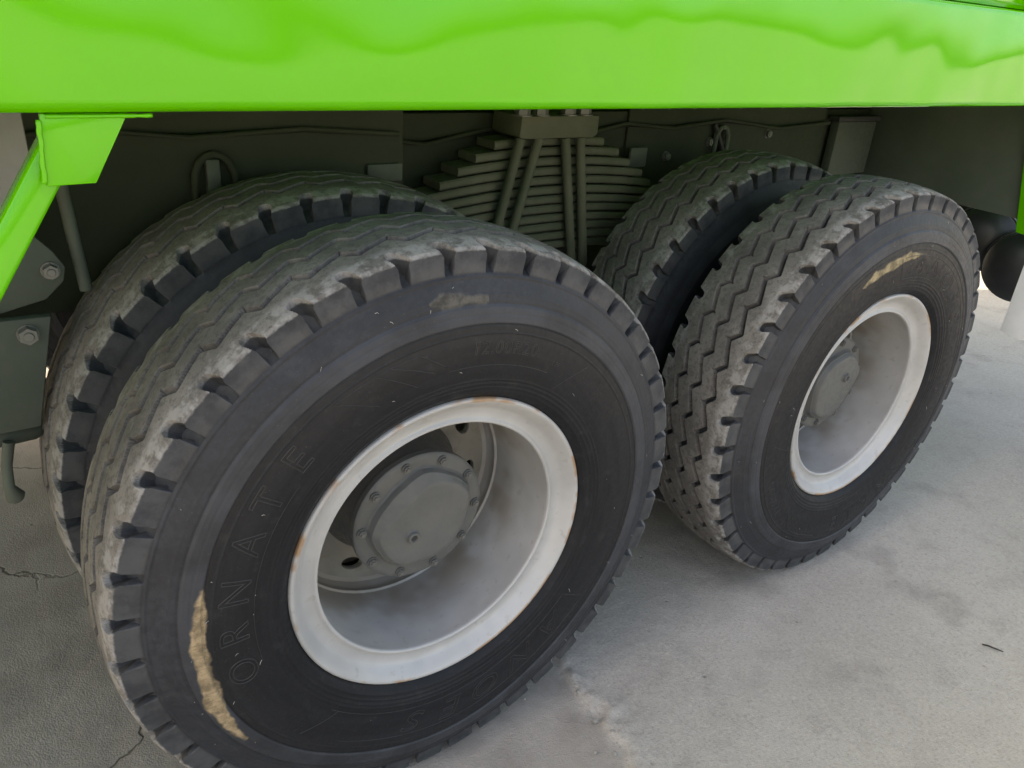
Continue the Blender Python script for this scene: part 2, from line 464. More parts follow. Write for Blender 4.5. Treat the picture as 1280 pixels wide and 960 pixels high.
# --- green body: side rail, upper side panel and floor
def rail_mesh():
    # cross-section (y, z) with rounded lower and upper corners, run along X
    def arc(cy, cz, r, a0, a1, k):
        return [(cy + r * math.cos(math.radians(a0 + (a1 - a0) * i / k)), cz + r * math.sin(math.radians(a0 + (a1 - a0) * i / k))) for i in range(k + 1)]
    sec = arc(0.016, 0.795, 0.016, 270, 180, 6) + arc(0.014, 0.985, 0.014, 180, 90, 6) + [(0.12, 1.003), (0.12, 0.779)]
    xs = np.linspace(-3.6, 3.2, 240)
    bm = bmesh.new(); rows = []
    for x in xs: rows.append([bm.verts.new((x, y, z)) for y, z in sec])
    for a, b in zip(rows[:-1], rows[1:]):
        for i in range(len(sec)):
            j = (i + 1) % len(sec)
            bm.faces.new((a[i], a[j], b[j], b[i]))
    bm.faces.new(rows[0][::-1]); bm.faces.new(rows[-1])
    return bm_mesh(bm, "side_rail", True, 50)
body = part("dump_body", box_mesh("dump_body", -3.6, 3.2, 0.09, 2.37, 1.0035, 2.93, 0.02), "green")
part("side_rail", rail_mesh(), "green", (0, 0, -H), parent=body).location = (0, 0, 0)
part("body_floor", box_mesh("body_floor", -3.6, 3.2, 0.1205, 2.34, 0.80, 1.0, 0.004), "green", parent=body)
for sx in (-2.2, -1.1, 1.95):
    part("body_rib", box_mesh("body_rib", sx - 0.05, sx + 0.05, 0.03, 0.0895, 1.004, 2.9, 0.006), "green", parent=body)

# gusset plate, weld bead and diagonal brace at the front mount
g = part("gusset_plate", prism_mesh("gusset_plate", [(-0.535, 0.7785), (-0.446, 0.7785), (-0.490, 0.701), (-0.541, 0.700)], 0.014, 0.026, 'Y', 0.002), "green")
bm = bmesh.new()
pts = [(-0.5365 + 0.0006 * random.uniform(-1, 1) - i * 0.0003, 0.0135, 0.772 - i * 0.0036) for i in range(20)]
tube_bm(bm, pts, [random.uniform(0.0024, 0.0031) for _ in pts], 8)
part("weld_bead", bm_mesh(bm, "weld_bead", True), "green", parent=g)
bm = bmesh.new()
pts = [(-0.530 + i * 0.0052, 0.014 + 0.001 * random.uniform(-1, 1), 0.7755) for i in range(22)]
tube_bm(bm, pts, [random.uniform(0.0021, 0.0027) for _ in pts], 8)
part("weld_bead", bm_mesh(bm, "weld_bead", True), "green", parent=g)
dx, dz = -0.64, -1.0
def brace_mesh(p0, L, wdt, dep):
    d = Vector((dx, 0, dz)).normalized(); s = Vector((d.z, 0, -d.x))
    bm = bmesh.new()
    m = Matrix(((s.x, 0, d.x, 0), (0, 1, 0, 0), (s.z, 0, d.z, 0), (0, 0, 0, 1)))
    bmesh.ops.create_cube(bm, size=1.0, matrix=Matrix.Translation(p0) @ m @ Matrix.Translation((0, dep / 2, L / 2)) @ Matrix.Diagonal((wdt, dep, L, 1)))
    bmesh.ops.bevel(bm, geom=list(bm.edges), offset=0.006, segments=3, affect='EDGES', profile=0.5)
    return bm_mesh(bm, "diagonal_brace", True, 40)
part("diagonal_brace", brace_mesh(Vector((-0.512, 0.0275, 0.752)), 0.75, 0.037, 0.045), "green")
part("corner_post", prism_mesh("corner_post", [(0.186, 0.330), (0.03, 0.320), (0.03, 0.7785), (0.285, 0.7785)], 2.425, 2.437, 'X', 0.003), "green")

# --- chassis
rail = part("frame_rail", box_mesh("frame_rail", -3.4, 2.44, 0.86, 0.93, 0.36, 0.66, 0.006), "rail")
part("subframe_rail", box_mesh("subframe_rail", -3.4, 2.44, 0.875, 0.95, 0.663, 0.798, 0.005), "rail")
part("frame_rail", box_mesh("frame_rail", -3.4, 2.44, 1.53, 1.60, 0.36, 0.66, 0.006), "rail")
part("subframe_rail", box_mesh("subframe_rail", -3.4, 2.44, 1.515, 1.59, 0.663, 0.798, 0.005), "rail")
part("reinforcing_plate", box_mesh("reinforcing_plate", 1.12, 2.13, 0.848, 0.8595, 0.38, 0.70, 0.003), "rail", parent=rail)
part("reinforcing_plate", box_mesh("reinforcing_plate", -1.2, 0.30, 0.848, 0.8595, 0.40, 0.64, 0.003), "rail", parent=rail)
for cx in (-0.9, 0.72, 2.3):
    part("cross_member", box_mesh("cross_member", cx - 0.06, cx + 0.06, 0.931, 1.529, 0.40, 0.62, 0.01), "rail")
boltm = hexbolt_mesh("bolt", 0.0135, 0.012, 0.0155)
for bx, bz in ((-0.42, 0.60), (-0.30, 0.52), (1.50, 0.56), (1.57, 0.56), (1.80, 0.58), (1.62, 0.44), (1.9, 0.46), (1.3, 0.52)):
    part("bolt", boltm, "bolt", (bx, 0.8475, bz), parent=rail)
# hydraulic valve box on the rail (shade of its slot built as a solid dark strip)
vb = part("bracket_box", box_mesh("bracket_box", 2.17, 2.42, 0.81, 0.8475, 0.42, 0.62, 0.004), "chassis", parent=rail)
part("slot_shade_strip", box_mesh("slot_shade_strip", 2.15, 2.425, 0.80, 0.8475, 0.6225, 0.64, 0.003), "dark", parent=rail)  # dark strip standing in for the shaded slot
rivet_me = hexbolt_mesh("rivet", 0.008, 0.005, 0.0095)
for k in range(9):
    part("rivet", rivet_me, "chassis", (1.17 + 0.115 * k, 0.8475, 0.675), parent=rail)
for k in range(8):
    part("rivet", rivet_me, "chassis", (-0.62 + 0.11 * k, 0.7145, 0.735), parent=rail)
part("air_hose", tube_mesh("air_hose", [(0.275, 0.83, 0.60), (0.40, 0.845, 0.585), (0.60, 0.85, 0.615), (0.95, 0.85, 0.60), (1.10, 0.835, 0.625), (1.30, 0.832, 0.612), (1.55, 0.832, 0.63), (1.85, 0.832, 0.60), (2.14, 0.835, 0.615)], 0.007, 10), "rail", parent=rail)
part("air_hose", tube_mesh("air_hose", [(-0.84, 0.70, 0.66), (-0.60, 0.70, 0.645), (-0.40, 0.70, 0.655), (-0.22, 0.70, 0.64), (0.02, 0.70, 0.65), (0.25, 0.70, 0.635)], 0.006, 10), "rail", parent=rail)
# arched hanger loops on the rail
def arch_mesh(w, h, r):
    pts = [(-w / 2, 0, 0), (-w / 2, 0, h * 0.6)] + [(-w / 2 * math.cos(math.pi * i / 8), 0, h * 0.6 + h * 0.4 * math.sin(math.pi * i / 8)) for i in range(1, 8)] + [(w / 2, 0, h * 0.6), (w / 2, 0, 0)]
    bm = bmesh.new(); tube_bm(bm, pts, r, 10); return bm_mesh(bm, "hanger_loop", True, 50)
part("hanger_loop", arch_mesh(0.085, 0.15, 0.008), "rail", (-0.178, 0.70, 0.455), parent=rail)
part("hanger_plate", box_mesh("hanger_plate", -0.196, -0.168, 0.69, 0.7145, 0.44, 0.595, 0.004), "chassis", parent=rail)
part("hanger_loop", arch_mesh(0.06, 0.11, 0.009), "chassis", (1.54, 0.83, 0.50), parent=rail)
part("hose_clip", tube_mesh("hose_clip", [(1.50, 0.836, 0.62), (1.53, 0.828, 0.57), (1.57, 0.832, 0.51), (1.58, 0.84, 0.46)], 0.008), "dark", parent=rail)
part("tab_plate", box_mesh("tab_plate", 0.172, 0.264, 0.704, 0.7145, 0.525, 0.567, 0.004), "chassis", parent=rail)
part("tab_plate", box_mesh("tab_plate", 1.10, 1.17, 0.80, 0.812, 0.50, 0.56, 0.004), "chassis", parent=rail)

# --- leaf spring pack between the wheels
SX, SY = 0.745, 0.742
spring = empty("leaf_spring", (SX - 0.675, SY - 0.53, 0.45 + H), truck)
half = [0.19, 0.25, 0.30, 0.355, 0.40, 0.42, 0.43, 0.44, 0.44, 0.44, 0.43, 0.42]
def leaf_mesh(hl, droop):
    sec = [(0.0, -0.006), (0.0, 0.006), (0.004, 0.0108), (0.086, 0.0108), (0.09, 0.006), (0.09, -0.006), (0.086, -0.0108), (0.004, -0.0108)]
    bm = bmesh.new(); rows = []
    k = 12
    for i in range(k + 1):
        x = -hl + 2 * hl * i / k
        zz = -droop * (x / 0.44) ** 2
        rows.append([bm.verts.new((x, y, z + zz)) for y, z in sec])
    for a, b in zip(rows[:-1], rows[1:]):
        for i in range(8): bm.faces.new((a[i], a[(i + 1) % 8], b[(i + 1) % 8], b[i]))
    bm.faces.new(rows[0][::-1]); bm.faces.new(rows[-1])
    return bm_mesh(bm, "leaf", True, 30)
for i, hl in enumerate(half):
    o = link("leaf", leaf_mesh(hl, 0.035), "spring", spring, (random.uniform(-0.006, 0.006), random.uniform(-0.002, 0.002), 0.598 - 0.0268 * i - 0.45))
clamp = link("clamp_plate", prism_mesh("clamp_plate", [(-0.140, 0.612), (-0.128, 0.606), (0.115, 0.606), (0.128, 0.615), (0.128, 0.664), (-0.136, 0.664)], -0.036, 0.10, 'Y', 0.004), "spring", spring, (0, 0, -0.45 + 0.006))
nutm = hexbolt_mesh("nut", 0.022, 0.022, 0.027)
for xx in (-0.125, -0.066, 0.028, 0.083):
    link("nut", nutm, "bolt", spring, (xx + 0.006, -0.012, 0.6695 - 0.45), (-math.pi / 2, 0, 0))
    link("stud", tube_mesh("stud", [(xx + 0.006, -0.012, 0.695 - 0.45), (xx + 0.006, -0.012, 0.735 - 0.45)], 0.012, 12), "spring", spring)
for xt, sl, zb in ((-0.128, -0.25, 0.30), (-0.068, -0.27, 0.29), (0.022, 0.19, 0.24), (0.076, 0.16, 0.235)):
    q = lambda z: (xt + sl * (0.612 - z), -0.024, z - 0.45)
    e = q(zb)
    link("u_bolt", tube_mesh("u_bolt", [q(0.612), q(0.45), q(zb + 0.012), (e[0], -0.019, e[2]), (e[0], -0.006, e[2] - 0.012), (e[0], 0.05, e[2] - 0.016)], 0.0135, 12), "spring", spring)
link("spring_seat", box_mesh("spring_seat", -0.15, 0.15, 0.0, 0.10, 0.10, 0.272, 0.01), "chassis", spring, (0, 0.002, -0.45))
part("balance_shaft", lathe_mesh("balance_shaft", [(0.80, 0.0), (0.80, 0.075), (1.66, 0.075), (1.66, 0.0)], 32), "chassis", (SX, 0, 0.12))

# --- axles
for cx in (0.0, 1.35):
    part("axle", lathe_mesh("axle", [(0.60, 0.0), (0.60, 0.11), (0.78, 0.10), (0.9, 0.085), (1.03, 0.10), (1.12, 0.19), (1.34, 0.19), (1.43, 0.10), (1.56, 0.085), (1.7, 0.10), (2.3, 0.10), (2.3, 0.0)], 40), "chassis", (cx, 0, 0))

# --- front left chassis bracketry behind the brace
bp = part("bracket_plate", prism_mesh("bracket_plate", [(-0.78, 0.36), (-0.60, 0.385), (-0.535, 0.40), (-0.503, 0.43), (-0.497, 0.455), (-0.512, 0.485), (-0.56, 0.545), (-0.64, 0.60), (-0.78, 0.62)], 0.512, 0.524, 'Y', 0.003), "chassis")
part("bolt", boltm, "bolt", (-0.521, 0.5115, 0.452), parent=bp)
mb = part("mounting_box", prism_mesh("mounting_box", [(-0.86, 0.388), (-0.5345, 0.378), (-0.585, 0.170), (-0.86, 0.170)], 0.485, 0.508, 'Y', 0.004), "chassis")
part("bolt", hexbolt_mesh("bolt", 0.0165, 0.014, 0.0175), "bolt", (-0.575, 0.4845, 0.352), parent=mb)
part("stay_rod", tube_mesh("stay_rod", [(-0.478, 0.56, 0.62), (-0.474, 0.545, 0.50), (-0.468, 0.54, 0.40)], 0.011), "chassis")
part("mudguard_panel", box_mesh("mudguard_panel", -1.6, -0.53, 0.33, 0.345, 0.58, 0.792, 0.004), "panel")
part("hanger_panel", prism_mesh("hanger_panel", [(-0.85, 0.30), (0.27, 0.30), (0.27, 0.797), (-0.85, 0.797)], 0.715, 0.727, 'Y', 0.003), "rail")
part("light_block_tank", box_mesh("light_block_tank", -2.5, -0.85, 1.75, 2.32, -0.22, 0.50, 0.06), "chassis")  # added on the unseen side to block sun leaking under the truck
part("storage_box", box_mesh("storage_box", -1.9, -0.90, 0.60, 0.855, 0.10, 0.55, 0.03), "chassis")
pp = part("air_pipe", tube_mesh("air_pipe", [(-0.90, 0.53, 0.150), (-0.66, 0.53, 0.146), (-0.60, 0.545, 0.140), (-0.57, 0.60, 0.14), (-0.56, 0.70, 0.15)], 0.022, 16), "chassis")
part("drain_hose", tube_mesh("drain_hose", [(-0.640, 0.500, 0.145), (-0.652, 0.495, 0.10), (-0.656, 0.495, 0.055), (-0.650, 0.495, 0.032), (-0.648, 0.495, 0.024)], [0.010, 0.0095, 0.0095, 0.017, 0.012], 12), "chassis", parent=pp)

# --- rear end: cross panel, tanks, white flap
part("cross_panel", prism_mesh("cross_panel", [(0.15, 0.372), (0.97, 0.385), (0.97, 0.7985), (0.15, 0.7985)], 2.441, 2.45, 'X', 0.002), "chassis")
def tank(loc, r, L):
    prof = [(-L / 2 - r * 0.35, 0.0), (-L / 2 - r * 0.33, r * 0.35), (-L / 2 - r * 0.24, r * 0.68), (-L / 2 - r * 0.08, r * 0.93), (-L / 2, r), (-L / 2 + 0.02, r), (-L / 2 + 0.02, r + 0.006), (-L / 2 + 0.05, r + 0.006), (-L / 2 + 0.05, r), (L / 2, r), (L / 2 + r * 0.24, r * 0.68), (L / 2 + r * 0.35, 0.0)]
    return part("air_tank", lathe_mesh("air_tank", prof, 48), "black", loc, (0, 0, math.radians(-70)))
tank((2.86, 0.28, 0.165), 0.135, 0.45)
tank((2.88, 0.47, 0.22), 0.125, 0.40)
part("view_block_bar", box_mesh("view_block_bar", 3.02, 3.12, 0.04, 2.35, 0.13, 0.36, 0.01), "black")  # added black bar that hides the bright ground behind the truck
part("view_block_stay", box_mesh("view_block_stay", 3.0, 3.019, 0.70, 0.82, 0.14, 0.797, 0.004), "black")
part("view_block_stay", box_mesh("view_block_stay", 3.0, 3.019, 1.64, 1.76, 0.14, 0.797, 0.004), "black")
part("tank_carrier", box_mesh("tank_carrier", 2.455, 3.1, 0.62, 0.84, 0.34, 0.42, 0.006), "black")
part("white_flap", prism_mesh("white_flap", [(0.117, -0.015), (0.07, -0.030), (-0.18, 0.0), (-0.18, 0.315), (0.117, 0.315)], 2.41, 2.422, 'X', 0.002), "white")
part("flap_arm", box_mesh("flap_arm", 2.41, 2.424, 0.035, 0.10, 0.30, 0.42, 0.003), "green")

# ------------------------------------------------------------------ wheels
NP, RC = 44, 0.586
HT = 0.120                                   # half width of the tread
SIDE = [(-0.112, 0.292), (-0.128, 0.309), (-0.139, 0.320), (-0.146, 0.337), (-0.1505, 0.365), (-0.1525, 0.40), (-0.151, 0.435), (-0.146, 0.470), (-0.1375, 0.500), (-0.128, 0.522), (-0.1245, 0.530)]
sr = np.array([r for y, r in SIDE]); sy = np.array([y for y, r in SIDE])
def side_y(r):
    r = np.asarray(r, float)
    # smooth interpolation through the control points (finite-difference Hermite)
    m = np.gradient(sy, sr)
    i = np.clip(np.searchsorted(sr, r) - 1, 0, len(sr) - 2)
    h = sr[i + 1] - sr[i]; t = np.clip((r - sr[i]) / h, 0, 1)
    return (2 * t**3 - 3 * t**2 + 1) * sy[i] + (t**3 - 2 * t**2 + t) * h * m[i] + (-2 * t**3 + 3 * t**2) * sy[i + 1] + (t**3 - t**2) * h * m[i + 1]
def bulge(a):            # a in radians; loaded sidewall bulges at the bottom
    d = (a + math.pi / 2 + math.pi) % (2 * math.pi) - math.pi
    return 0.010 * np.exp(-(d / 0.42) ** 2)
def side_detail(r):
    g = lambda c, w, hgt: hgt * np.exp(-((r - c) / w) ** 2)
    s = lambda c, w: 1 / (1 + np.exp(-np.clip((r - c) / w, -30, 30)))
    d = g(0.4365, 0.0012, 0.0014) + g(0.350, 0.0012, 0.0010) + g(0.3425, 0.0012, 0.0010) + g(0.334, 0.0013, 0.0012) + g(0.325, 0.0012, 0.001)
    d += 0.0032 * s(0.452, 0.0005) - 0.0032 * s(0.483, 0.0005) - g(0.4515, 0.0016, 0.0022) - g(0.4845, 0.0016, 0.0020) - g(0.469, 0.0009, 0.0009) + g(0.4985, 0.0010, 0.0008) + g(0.5275, 0.0022, 0.0022)
    return d

def build_tyre():
    NS = 50; NC = NP * NS
    rows = []                                 # (y, r, normal_y, normal_r, v)  v = tread coordinate, None on the sidewall
    rr = np.concatenate([np.linspace(0.292, 0.32, 6)[:-1], np.linspace(0.32, 0.356, 24)[:-1], np.linspace(0.356, 0.43, 12)[:-1], np.linspace(0.43, 0.456, 18)[:-1], np.linspace(0.456, 0.505, 24)[:-1], np.linspace(0.505, 0.530, 16)])
    outer = [(side_y(r) - side_detail(r), r) for r in rr]
    back = [(float(side_y(r)), r) for r in np.linspace(0.292, 0.530, 20)]
    ys = HT
    wall0 = (-0.1245, 0.5315); edge = (-HT - 0.001, 0.5690); cham = (-HT + 0.004, 0.5738)
    def crown(y): return RC - 0.0122 * (abs(y) / (HT - 0.004)) ** 2.4
    def poly(a, b, k): return [(a[0] + (b[0] - a[0]) * i / k, a[1] + (b[1] - a[1]) * i / k) for i in range(k)]
    lug = poly(wall0, edge, 20) + poly(edge, cham, 4)
    tw = HT - 0.004
    trd = [(-tw + 2 * tw * i / 130, crown(-tw + 2 * tw * i / 130)) for i in range(131)]
    prof = [(y, r, 0) for y, r in outer] + [(y, r, 1) for y, r in lug] + [(y, r, 1) for y, r in trd]
    prof += [(-y, r, 1) for y, r in reversed(lug)] + [(-y, r, 0) for y, r in reversed(back)]
    P = np.array(prof)
    y, r, k = P[:, 0], P[:, 1], P[:, 2]
    seg = np.hypot(np.diff(y), np.diff(r)); arc = np.concatenate([[0], np.cumsum(seg)])
    ic = len(outer) + len(lug) + 65
    v = arc - arc[ic]
    ty = np.gradient(y); tr = np.gradient(r); ln = np.hypot(ty, tr); ny, nr = -tr / ln, ty / ln       # outward normal (y, r)
    pitch = 2 * math.pi * RC / NP
    s = (np.arange(NS) + 0.5) / NS * pitch
    Sg, V = np.meshgrid(s, v, indexing='xy')        # rows: v, cols: s
    def segd(ax, ay, bx, by):
        best = None
        for o in (-pitch, 0, pitch):
            px, py = Sg - (ax + o), V - ay
            dxx, dyy = bx - ax, by - ay
            t = np.clip((px * dxx + py * dyy) / (dxx * dxx + dyy * dyy), 0, 1)
            d = np.hypot(px - t * dxx, py - t * dyy)
            best = d if best is None else np.minimum(best, d)
        return best
    def carve(d, w, depth, soft=0.0016):
        t = np.clip((w - d) / soft, 0, 1); t = t * t * (3 - 2 * t)
        return depth * t
    D = np.zeros_like(Sg)
    A = 0.0115
    for v0, ph, spur in ((-0.054, 0.0, -1), (-0.002, 0.77, 0), (0.050, 0.68, 1)):
        o = ph * pitch
        a0, a1, a2 = o, o + 0.74 * pitch, o + pitch
        lo, hi = v0 - A, v0 + A
        d = np.minimum(segd(a0, hi, a1, lo), segd(a1, lo, a2, hi))
        D = np.maximum(D, carve(d, 0.0060, 0.021, 0.0014))
        if spur:
            if spur < 0: d2 = segd(a0, hi, a0 - 0.004, hi + 0.009)
            else: d2 = segd(a1, lo, a1 + 0.004, lo - 0.009)
            D = np.maximum(D, carve(d2, 0.0022, 0.009))
        else:
            d2 = np.minimum(segd(a0, hi, a0 - 0.002, hi + 0.005), segd(a1, lo, a1 + 0.002, lo - 0.005))
            D = np.maximum(D, carve(d2, 0.0016, 0.006))
    # shoulder lug notches: start inside the shoulder rib, run over the edge and down the lug wall
    NM = np.zeros_like(Sg)
    for sg, ph in ((-1, 0.26), (1, 0.10)):
        o = ph * pitch
        d = np.minimum(segd(o + 0.002, sg * 0.1045, o - 0.006, sg * (HT + 0.002)) - 0.0025, segd(o - 0.006, sg * (HT + 0.002), o - 0.005, sg * (HT + 0.038)))
        NM = np.maximum(NM, carve(d, 0.0100, 1.0, 0.0026))
    D[k == 0, :] = 0
    NM[k == 0, :] = 0
    D = np.tile(D, (1, NP)); NM = np.tile(NM, (1, NP))
    fv = [0.0, 0.084, 0.096, 0.109, 0.122, 0.140, HT + 0.041, 1.0]
    fy = np.interp(np.abs(v), fv, [0.087, 0.087, 0.092, 0.098, 0.105, 0.112, 0.1240, 0.1240]) * np.sign(v)
    fr = np.interp(np.abs(v), fv, [0.5600, 0.5600, 0.5480, 0.5430, 0.5390, 0.5355, 0.5312, 0.5312])
    ang = (np.arange(NC) + 0.5) / NC * 2 * math.pi
    # slight wear unevenness
    rng = np.random.RandomState(3)
    wv = sum(rng.uniform(-1, 1) * np.cos(q * ang + rng.uniform(0, 6.28)) for q in (7, 13, 29, 53)) * 0.0002
    R = r[:, None] - D * nr[:, None] + wv[None, :] * (k[:, None] == 1)
    Yc = y[:, None] - D * ny[:, None]
    R = R * (1 - NM) + fr[:, None] * NM
    Yc = Yc * (1 - NM) + fy[:, None] * NM
    bl = np.exp(-((r - 0.45) / 0.09) ** 2)[:, None] * bulge(ang)[None, :]
    Yc = Yc + np.sign(y)[:, None] * bl
    X = R * np.cos(ang)[None, :]; Z = R * np.sin(ang)[None, :]
    flat = -(H - 0.0015)
    Z = np.where(Z < flat, flat + (Z - flat) * 0.05, Z)
    nrow = len(y)
    co = np.stack([X, Yc, Z], -1).reshape(-1, 3)
    idx = np.arange(nrow * NC).reshape(nrow, NC)
    nx = np.roll(idx, -1, axis=1)
    q = np.stack([idx[:-1], idx[1:], nx[1:], nx[:-1]], -1).reshape(-1, 4)
    me = grid_mesh("tyre", co, q)
    rowk = (k[:-1] == 1) & (k[1:] == 1)
    sm = ~np.repeat(rowk, NC)
    if len(me.polygons) == len(sm): me.polygons.foreach_set("use_smooth", sm)
    return me

tyre_me = build_tyre()

# rim: flange lip, sloped ring, crease, long barrel, weld rings (y local to the tyre centre plane, flange plane at -0.13)
rim_prof = [(-0.100, 0.3010), (-0.112, 0.3060), (-0.124, 0.3090), (-0.1315, 0.3085), (-0.1345, 0.3062), (-0.1350, 0.3030), (-0.1325, 0.2988), (-0.1250, 0.2920), (-0.1170, 0.2855), (-0.1115, 0.2815), (-0.1080, 0.2765), (-0.1062, 0.2690), (-0.1058, 0.2625), (-0.1068, 0.2585), (-0.1092, 0.2560), (-0.1106, 0.2535), (-0.1104, 0.2510), (-0.1080, 0.2492), (-0.1040, 0.2488), (-0.0980, 0.2500), (-0.080, 0.2525), (-0.060, 0.2530), (0.0, 0.2535), (0.050, 0.2530), (0.080, 0.2520),
            (0.0855, 0.2515), (0.0880, 0.2470), (0.0915, 0.2465), (0.0945, 0.2490), (0.108, 0.2480), (0.118, 0.2440), (0.1200, 0.2350), (0.1225, 0.2340), (0.126, 0.2350), (0.130, 0.2600), (0.128, 0.3010), (0.120, 0.3060), (0.110, 0.301), (0.0, 0.275)]
rim_me = lathe_mesh("rim", rim_prof, 160, 50, True)

def disc_mesh():
    cu = bpy.data.curves.new("disc", 'CURVE'); cu.dimensions = '2D'; cu.fill_mode = 'BOTH'; cu.extrude = 0.006; cu.bevel_depth = 0.002; cu.bevel_resolution = 1
    def loop(pts):
        s = cu.splines.new('POLY'); s.points.add(len(pts) - 1); s.use_cyclic_u = True
        for i, (a, b) in enumerate(pts): s.points[i].co = (a, b, 0, 1)
    loop([(0.236 * math.cos(2 * math.pi * i / 128), 0.236 * math.sin(2 * math.pi * i / 128)) for i in range(128)])
    loop([(0.13 * math.cos(-2 * math.pi * i / 64), 0.13 * math.sin(-2 * math.pi * i / 64)) for i in range(64)])
    for k in range(10):
        a = math.radians(28 + 36 * k); c, s_ = math.cos(a), math.sin(a)
        pts = []
        for i in range(24):
            t = -2 * math.pi * i / 24
            u, w = 0.200 + 0.017 * math.cos(t), 0.027 * math.sin(t)
            pts.append((u * c - w * s_, u * s_ + w * c))
        loop(pts)
    ob = bpy.data.objects.new("tmp", cu); COL.objects.link(ob)
    dg = bpy.context.evaluated_depsgraph_get()
    me = bpy.data.meshes.new_from_object(ob.evaluated_get(dg))
    bpy.data.objects.remove(ob)
    me.transform(Matrix.Rotation(math.radians(90), 4, 'X'))
    for p in me.polygons: p.use_smooth = True
    me.set_sharp_from_angle(angle=math.radians(35))
    me.name = "wheel_disc"; me.materials.clear()
    return me
disc_me = disc_mesh()
hub_me = lathe_mesh("hub", [(-0.020, 0.0), (-0.020, 0.130), (-0.0185, 0.138), (-0.015, 0.1415), (-0.002, 0.1415), (0.0, 0.137), (0.02, 0.136), (0.075, 0.139), (0.10, 0.148), (0.112, 0.156), (0.34, 0.156), (0.34, 0.0)], 96, 35)
hubm = lathe_mesh("brake_drum", [(0.20, 0.0), (0.20, 0.19), (0.22, 0.205), (0.42, 0.205), (0.43, 0.19), (0.43, 0.0)], 64, 35)

def cover_mesh():
    tops = [(162, 0.105), (141, 0.098), (115, 0.099), (91, 0.110), (60, 0.103), (24, 0.110), (0, 0.097), (-32, 0.094), (-66, 0.095), (-95, 0.092), (-125, 0.104), (-157, 0.104), (180, 0.112)]
    N = 156
    aa = np.array([t[0] % 360 for t in tops], float); rr_ = np.array([t[1] for t in tops]); o = np.argsort(aa); aa, rr_ = aa[o], rr_[o]
    th = np.arange(N) * 360.0 / N
    base = np.interp(th, np.concatenate([[aa[-1] - 360], aa, [aa[0] + 360]]), np.concatenate([[rr_[-1]], rr_, [rr_[0]]]))
    base = base + 0.004
    ker = np.exp(-(np.arange(-6, 7) / 1.5) ** 2); ker /= ker.sum()
    base = sum(w * np.roll(base, int(s)) for w, s in zip(ker, range(-6, 7)))
    # the upper left flank slopes more than the rest
    d = np.abs((th - 125 + 180) % 360 - 180); slope = 0.005 + 0.014 * np.exp(-(d / 48) ** 4)
    bm = bmesh.new()
    levels = [(0.0, base + 0.005), (-0.0025, base + 0.002), (-0.004, base + 0.0006), (-0.0145, base - 0.0022), (-0.0160, base - 0.0032), (-0.0168, base - 0.0048), (-0.0262, base - 0.005 - slope * 1.25), (-0.0274, base - 0.007 - slope * 1.3), (-0.0278, (base - slope) * 0.82), (-0.0279, (base - slope) * 0.5)]
    rings = []
    for yy, rad in levels:
        rings.append([bm.verts.new((rad[i] * math.cos(math.radians(th[i])), yy - 0.0002, rad[i] * math.sin(math.radians(th[i])))) for i in range(N)])
    c = bm.verts.new((0, -0.0280, 0))
    for a, b in zip(rings[:-1], rings[1:]):
        for i in range(N): bm.faces.new((a[i], a[(i + 1) % N], b[(i + 1) % N], b[i]))
    for i in range(N): bm.faces.new((rings[-1][i], rings[-1][(i + 1) % N], c))
    return bm_mesh(bm, "hub_cover", True, 28)
cover_me = cover_mesh()
plug_me = lathe_mesh("filler_plug", [(0.004, 0.017), (-0.001, 0.016), (-0.003, 0.013), (-0.008, 0.0125), (-0.0095, 0.011), (-0.0095, 0.0075), (-0.003, 0.006), (-0.0025, 0.0)], 32, 40)
hbolt_me = hexbolt_mesh("bolt", 0.0088, 0.0045, 0.0105)

# raised sidewall markings ------------------------------------------------
def text_outline(txt, size, shear=0.0, bevel=0.0008, spacing=1.0):
    cu = bpy.data.curves.new("t", 'FONT'); cu.body = txt; cu.size = size; cu.shear = shear
    cu.fill_mode = 'NONE'; cu.bevel_depth = bevel; cu.bevel_resolution = 1; cu.resolution_u = 5; cu.space_character = spacing
    cu.align_x = 'CENTER'; cu.align_y = 'CENTER'
    ob = bpy.data.objects.new("tmp", cu); COL.objects.link(ob)
    dg = bpy.context.evaluated_depsgraph_get()
    me = bpy.data.meshes.new_from_object(ob.evaluated_get(dg))
    bpy.data.objects.remove(ob)
    bm = bmesh.new(); bm.from_mesh(me)
    for _ in range(3):
        es = [e for e in bm.edges if e.calc_length() > 0.006]
        if not es: break
        bmesh.ops.subdivide_edges(bm, edges=es, cuts=1)
    return bm
def bend(bm, a_deg, rmid, rot_off, sx=1.0):
    """wrap flat lettering onto the tyre's sidewall (clockwise, tops outwards)"""
    for v in bm.verts:
        r = rmid + v.co.y
        a = math.radians(a_deg) - v.co.x * sx / rmid
        yy = float(side_y(r)) - float(side_detail(np.array(r))) * 0.3
        yy -= math.exp(-((r - 0.45) / 0.09) ** 2) * float(bulge(np.array(a)))
        v.co = Vector((r * math.cos(a), yy - v.co.z - 0.0001, r * math.sin(a)))
def arc_line(bm, r0, r1, a0, a1, rad=0.0008, k=None):
    k = k or max(3, int(abs(a1 - a0) / 1.5))
    pts = []
    for i in range(k + 1):
        t = i / k; r = r0 + (r1 - r0) * t; a = math.radians(a0 + (a1 - a0) * t)
        yy = float(side_y(r)) - math.exp(-((r - 0.45) / 0.09) ** 2) * float(bulge(np.array(a)))
        pts.append((r * math.cos(a), yy, r * math.sin(a)))
    tube_bm(bm, pts, rad, 6)

def add_bm(dst, src):
    me = bpy.data.meshes.new("x"); src.to_mesh(me); src.free(); dst.from_mesh(me); bpy.data.meshes.remove(me)

